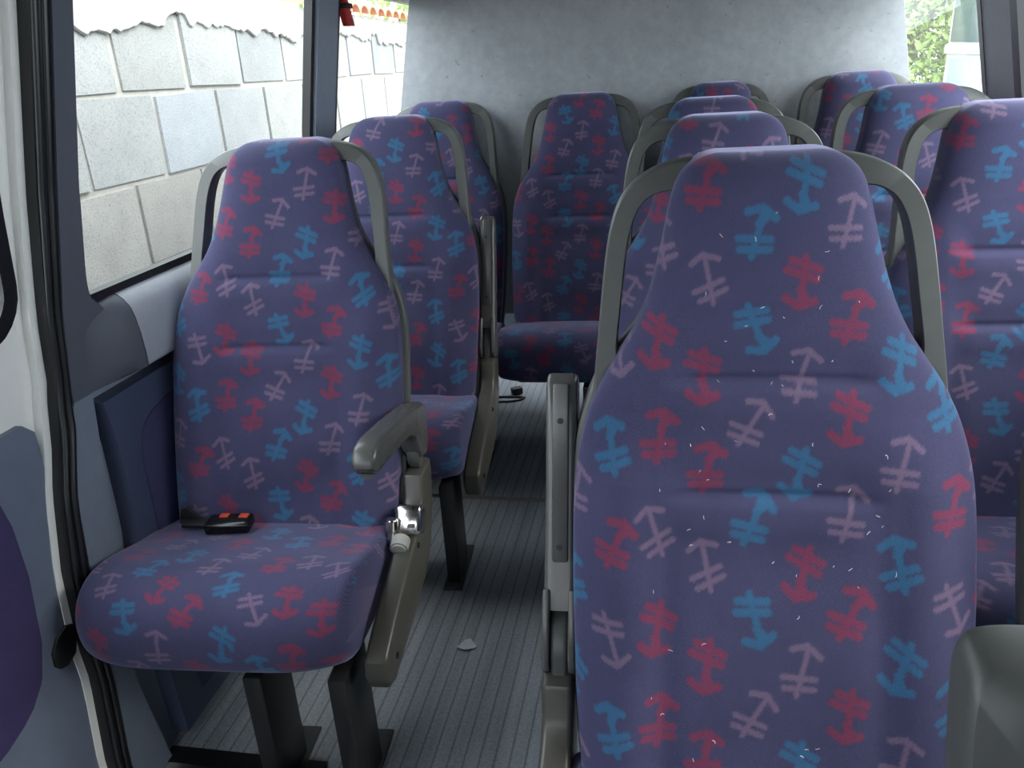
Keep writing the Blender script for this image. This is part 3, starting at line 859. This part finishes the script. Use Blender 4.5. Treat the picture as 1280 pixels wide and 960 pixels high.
# ---- small things on the floor
bm = bmesh.new()
P = [(-.022, -.010), (-.004, -.020), (.016, -.014), (.024, -.004), (.004, .018), (-.008, .012)]
vs = [bm.verts.new((x, y, 0.003 + 0.004 * math.sin(k * 2.1) ** 2)) for k, (x, y) in enumerate(P)]
c = bm.verts.new((0, 0, 0.0045))
for k in range(6): bm.faces.new((vs[k], vs[(k + 1) % 6], c))
r = bmesh.ops.extrude_face_region(bm, geom=list(bm.faces))
bmesh.ops.translate(bm, vec=(0, 0, -0.0012), verts=[g for g in r['geom'] if isinstance(g, bmesh.types.BMVert)])
o = link('paper_scrap', from_bm(bm, 'paper_scrap'), M['paper'], None, 20); o.location = (-0.436, 1.435, 0); tag(o, 'small torn scrap of white paper lying on the aisle floor', 'paper scrap')
hk = empty('floor_tether', (-0.60, 2.87, 0))
tag(hk, 'small black tether clip with a cord lying on the floor behind the rear seat leg', 'tether clip')
bm = bmesh.new(); add_tube(bm, [(-.06, -.035, .004), (.00, -.03, .004), (.045, -.012, .004), (.06, .01, .005), (.03, .02, .004), (-.06, .015, .004)], 0.004, 8)
link('cord', from_bm(bm, 'cord'), M['black'], hk)
box('clip', (0.02, 0.055, 0.016), (0.045, 0.03, 0.028), M['black'], hk, 0.006, Matrix.Rotation(R(30), 4, 'Z'))

# ---------------------------------------------------------------- outside
bm = bmesh.new(); add_box(bm, (0, 3, -0.62), (30, 40, 0.04))
tag(link('ground', from_bm(bm, 'ground'), M['ground'], None, 0), kind='structure')
# block wall on the left: courses of hollow concrete blocks
rb = random.Random(11)
XW = -1.90
V, F, T = [], [], []
courses = [(1.215, 1.515, 2.72 - 0.445 * 3), (.912, 1.205, 2.485 - .455 * 3), (.605, .902, 2.695 - .45 * 3), (.30, .595, 2.49 - .455 * 3), (-.005, .29, 2.695 - .45 * 3), (-.31, -.015, 2.49 - .455 * 3), (-.6, -.32, 2.69 - .45 * 3)]
tones = [(148, 150, 150), (152, 153, 150), (154, 151, 146), (150, 153, 156), (144, 146, 146), (155, 156, 154)]
for ci, (z0, z1, ys) in enumerate(courses):
    y = ys
    while y < 11:
        w = 0.432 + rb.uniform(-0.008, 0.008)
        dx = rb.uniform(-0.004, 0.004); j = lambda: rb.uniform(-0.005, 0.005)
        b = len(V)
        for x in (XW + dx, XW - 0.15):
            e = 0.006 if x == XW + dx else 0
            V += [(x, y + j() + e, z0 + j() + e), (x, y + w + j() - e, z0 + j() + e), (x, y + w + j() - e, z1 + j() - e), (x, y + j() + e, z1 + j() - e)]
        F += [(b, b + 1, b + 2, b + 3), (b, b + 4, b + 5, b + 1), (b + 1, b + 5, b + 6, b + 2), (b + 2, b + 6, b + 7, b + 3), (b + 3, b + 7, b + 4, b)]
        t = lin(rb.choice(tones)); g_ = rb.uniform(.92, 1.06); t = [v * g_ for v in t[:3]]
        T += [t] * 8
        y += 0.45
me = bpy.data.meshes.new('wall_exterior'); me.from_pydata(V, [], F); set_color(me, 'tint', np.array(T))
bw = link('wall_exterior', me, M['block'], None, 0); bw['kind'] = 'structure'
bm = bmesh.new(); add_box(bm, (XW - 0.09, 6.0, 0.48), (0.16, 11.6, 2.16))
link('mortar', from_bm(bm, 'mortar'), M['mortar'], bw, 0)
# torn render over the top of the blocks
bm = bmesh.new(); ys = np.arange(0.4, 11.6, 0.02); prev = None; lo = []
lv = 0.0
for y in ys:
    lv = 0.8 * lv + rb.uniform(-0.012, 0.012)
    lo.append(1.437 + lv + 0.02 * math.sin(y * 4.1) + (0.03 if (y * 1.3) % 1 < 0.2 else 0) - 0.008 * max(0, y - 4))
rows = []
for y, z in zip(ys, lo):
    rows.append([bm.verts.new(p) for p in ((XW + 0.004, y, z), (XW + 0.014, y, z + 0.004), (XW + 0.017, y, z + 0.06), (XW + 0.016, y, 1.57 - 0.006 * max(0, y - 4)), (XW - 0.17, y, 1.57 - 0.006 * max(0, y - 4)))])
for a, b in zip(rows, rows[1:]):
    for k in range(4): bm.faces.new((a[k], a[k + 1], b[k + 1], b[k]))
link('render_coat', from_bm(bm, 'render_coat'), M['plaster'], bw, 40)
# terracotta coping tiles on top of the wall
bm = bmesh.new()
y = 4.4
while y < 11:
    n = 8; r0, r1 = 0.075, 0.062
    A = [[bm.verts.new((XW + 0.07 - 0.30 * q, y + rr * math.cos(math.pi * k / n), 1.575 - 0.006 * max(0, y - 4) + 0.06 * q + rr * 0.7 * math.sin(math.pi * k / n))) for k in range(n + 1)] for q, rr in ((0, r0), (1, r1))]
    Bv = [[bm.verts.new((XW + 0.07 - 0.30 * q, y + (rr - .012) * math.cos(math.pi * k / n), 1.575 - 0.006 * max(0, y - 4) + 0.06 * q + (rr - .012) * 0.7 * math.sin(math.pi * k / n))) for k in range(n + 1)] for q, rr in ((0, r0), (1, r1))]
    for k in range(n):
        bm.faces.new((A[0][k], A[0][k + 1], A[1][k + 1], A[1][k])); bm.faces.new((Bv[0][k], Bv[1][k], Bv[1][k + 1], Bv[0][k + 1]))
        bm.faces.new((A[0][k], Bv[0][k], Bv[0][k + 1], A[0][k + 1]))
    y += 0.155
link('coping_tiles', from_bm(bm, 'coping_tiles'), M['tile'], bw, 40)

# leafy trees / hedge plants
def leaves_mesh(c, rad, n, seed, size=0.07):
    rg = np.random.default_rng(seed)
    V = []; F = []
    for i in range(n):
        d = rg.normal(size=3); d /= np.linalg.norm(d)
        rr = rg.uniform(0.55, 1.0) ** 0.5 * (1 + 0.18 * math.sin(d[0] * 7 + seed) * math.cos(d[2] * 6))
        p = np.array(c) + d * np.array(rad) * rr
        a = rg.normal(size=3); a /= np.linalg.norm(a); b = np.cross(a, rg.normal(size=3)); b /= np.linalg.norm(b)
        nrm = np.cross(a, b)
        s = size * rg.uniform(0.6, 1.3); k = len(V)
        V += [p - a * s, p + b * s * 0.42 + nrm * s * .1, p + a * s, p - b * s * 0.42 + nrm * s * .1]
        F.append((k, k + 1, k + 2, k + 3))
    me = bpy.data.meshes.new('foliage'); me.from_pydata([tuple(map(float, v)) for v in V], [], F)
    return me
def bush(x, y, h, r, label, seed, n=6000):
    t = empty('leafy_tree', (x, y, -0.6)); tag(t, label, 'tree', 'trees around the parking place')
    link('foliage', leaves_mesh((0, 0, h * 0.55), (r, r, h * 0.5), n, seed, 0.062), M['leaf'], t, 0)
    bm = bmesh.new(); add_tube(bm, [(0, 0, 0), (0.04, 0.02, h * 0.3), (-0.03, 0, h * 0.6)], 0.09, 10)
    for k in range(4):
        a = k * 1.7; add_tube(bm, [(0, 0, h * 0.3), (r * .4 * math.cos(a), r * .4 * math.sin(a), h * 0.6)], 0.04, 6)
    link('trunk', from_bm(bm, 'trunk'), M['bark'], t, 60)
bush(2.9, 12.2, 4.2, 1.7, 'bright green leafy tree seen through the right rear window, beyond the white van', 5, 38000)
bush(7.4, 17.5, 4.4, 1.5, 'green tree mostly hidden behind the white parked van', 6, 5000)
bush(2.6, 16.2, 4.4, 1.8, 'green tree behind the leafy one at the right rear window', 9, 26000)
bush(-3.3, 10.5, 4.0, 1.3, 'green tree showing above the tiled top of the block wall', 8, 5000)

# white van parked on the right, its tail towards the trees
van = empty('parked_van', (2.60, 8.9, -0.6)); tag(van, 'white van parked outside the right rear window', 'van')
body = [(0.0, .40), (0.02, 1.0), (-0.02, 2.30), (-0.14, 2.46), (-3.55, 2.44), (-3.85, 2.30), (-4.35, 1.56), (-4.72, 1.42), (-4.95, 1.10), (-4.97, .45), (-4.8, .36), (-.1, .36)]
prism('body', body, YZ, 0.0, 1.7, M['vanwhite'], van, 0.05, 3)
prism('side_window', [(-.13, 1.78), (-.13, 2.30), (-1.50, 2.30), (-1.50, 1.76)], YZ, -0.012, 0.02, M['vandark'], van, 0.006)
prism('side_window', [(-1.62, 1.76), (-1.62, 2.30), (-2.75, 2.30), (-2.75, 1.74)], YZ, -0.012, 0.02, M['vandark'], van, 0.006)
prism('side_window', [(-2.9, 1.74), (-2.9, 2.28), (-3.6, 2.24), (-4.1, 1.68), (-3.9, 1.68)], YZ, -0.012, 0.02, M['vandark'], van, 0.006)
prism('belt_moulding', [(-.05, 1.68), (-.05, 1.76), (-2.8, 1.73), (-2.8, 1.66)], YZ, -0.03, 0.02, M['vanwhite'], van, 0.008)
prism('door_skin', [(-.16, .60), (-.16, 1.64), (-1.55, 1.64), (-1.55, .60)], YZ, -0.010, 0.02, M['vanpale'], van, 0.006)
prism('door_skin', [(-2.85, .60), (-2.85, 1.62), (-3.9, 1.60), (-4.0, .95), (-3.8, .60)], YZ, -0.010, 0.02, M['vanwhite'], van, 0.006)
prism('windscreen', [(-3.90, 2.26), (-4.33, 1.62), (-4.36, 1.64), (-3.93, 2.28)], YZ, 0.08, 1.62, M['vandark'], van, 0.004)
box('rear_lamp', (0.04, 0.0, 1.25), (0.10, 0.07, 0.34), M['redham'], van, 0.01)
for yy in (-.95, -4.05):
    for xx in (0.02, 1.5):
        w = cyl('wheel', (xx, yy, .33), (xx + .19, yy, .33), .33, M['tyre'], van, 28, 0.03)
        cyl('hub_cap', (xx - .005 if xx < 1 else xx + .195, yy, .33), (xx + .01 if xx < 1 else xx + .18, yy, .33), .19, M['steel'], w, 24)
# salmon house beyond the van
hs = empty('house', (9.8, 11.0, -0.6)); tag(hs, 'salmon rendered house far beyond the white van', 'house')
box('house_wall', (0, 0, 1.6), (5.5, 4.0, 3.2), M['brickhouse'], hs, 0.02)
prism('roof', [(-3.1, 3.2), (0, 4.4), (3.1, 3.2), (3.1, 3.08), (-3.1, 3.08)], XZ, -2.3, 2.3, M['tile'], hs)

# ---------------------------------------------------------------- light
w = bpy.data.worlds.new('World'); scene.world = w; w.use_nodes = True
nt = w.node_tree; nt.nodes.clear()
out = nt.nodes.new('ShaderNodeOutputWorld'); bg = nt.nodes.new('ShaderNodeBackground')
bg.inputs['Color'].default_value = (0.86, 0.93, 1.0, 1); bg.inputs['Strength'].default_value = 4.4
nt.links.new(bg.outputs[0], out.inputs[0])
sun = bpy.data.lights.new('Sun', 'SUN'); sun.energy = 2.6; sun.angle = R(35); sun.color = (1.0, 0.95, 0.88)
so_ = bpy.data.objects.new('Sun', sun); COL.objects.link(so_)
so_.rotation_euler = Vector((-0.78, 0.0, -0.66)).to_track_quat('-Z', 'Y').to_euler()

# ---------------------------------------------------------------- camera
cam = bpy.data.cameras.new('Camera'); co = bpy.data.objects.new('Camera', cam); COL.objects.link(co)
f_px, h, pitch, yaw, roll = 1003.72, 1.234, 0.3794, 0.2016, -0.0623
cy, sy, cp, sp = math.cos(yaw), math.sin(yaw), math.cos(pitch), math.sin(pitch)
fw = Vector((-sy * cp, cy * cp, -sp)); rt = Vector((cy, sy, 0)); up = rt.cross(fw)
r2 = rt * math.cos(roll) + up * math.sin(roll); u2 = -rt * math.sin(roll) + up * math.cos(roll)
m = Matrix((r2, u2, -fw)).transposed().to_4x4(); m.translation = (0, 0, h)
co.matrix_world = m
cam.sensor_width = 36; cam.lens = f_px / 1280 * 36; cam.clip_start = 0.02
scene.camera = co
vs_ = scene.view_settings
vs_.view_transform = 'Standard'; vs_.look = 'None'; vs_.gamma = 1.0; vs_.use_curve_mapping = False
vs_.exposure = 0.68
scene.cycles.use_denoising = True
scene.cycles.max_bounces = 10; scene.cycles.diffuse_bounces = 6; scene.cycles.transparent_max_bounces = 12
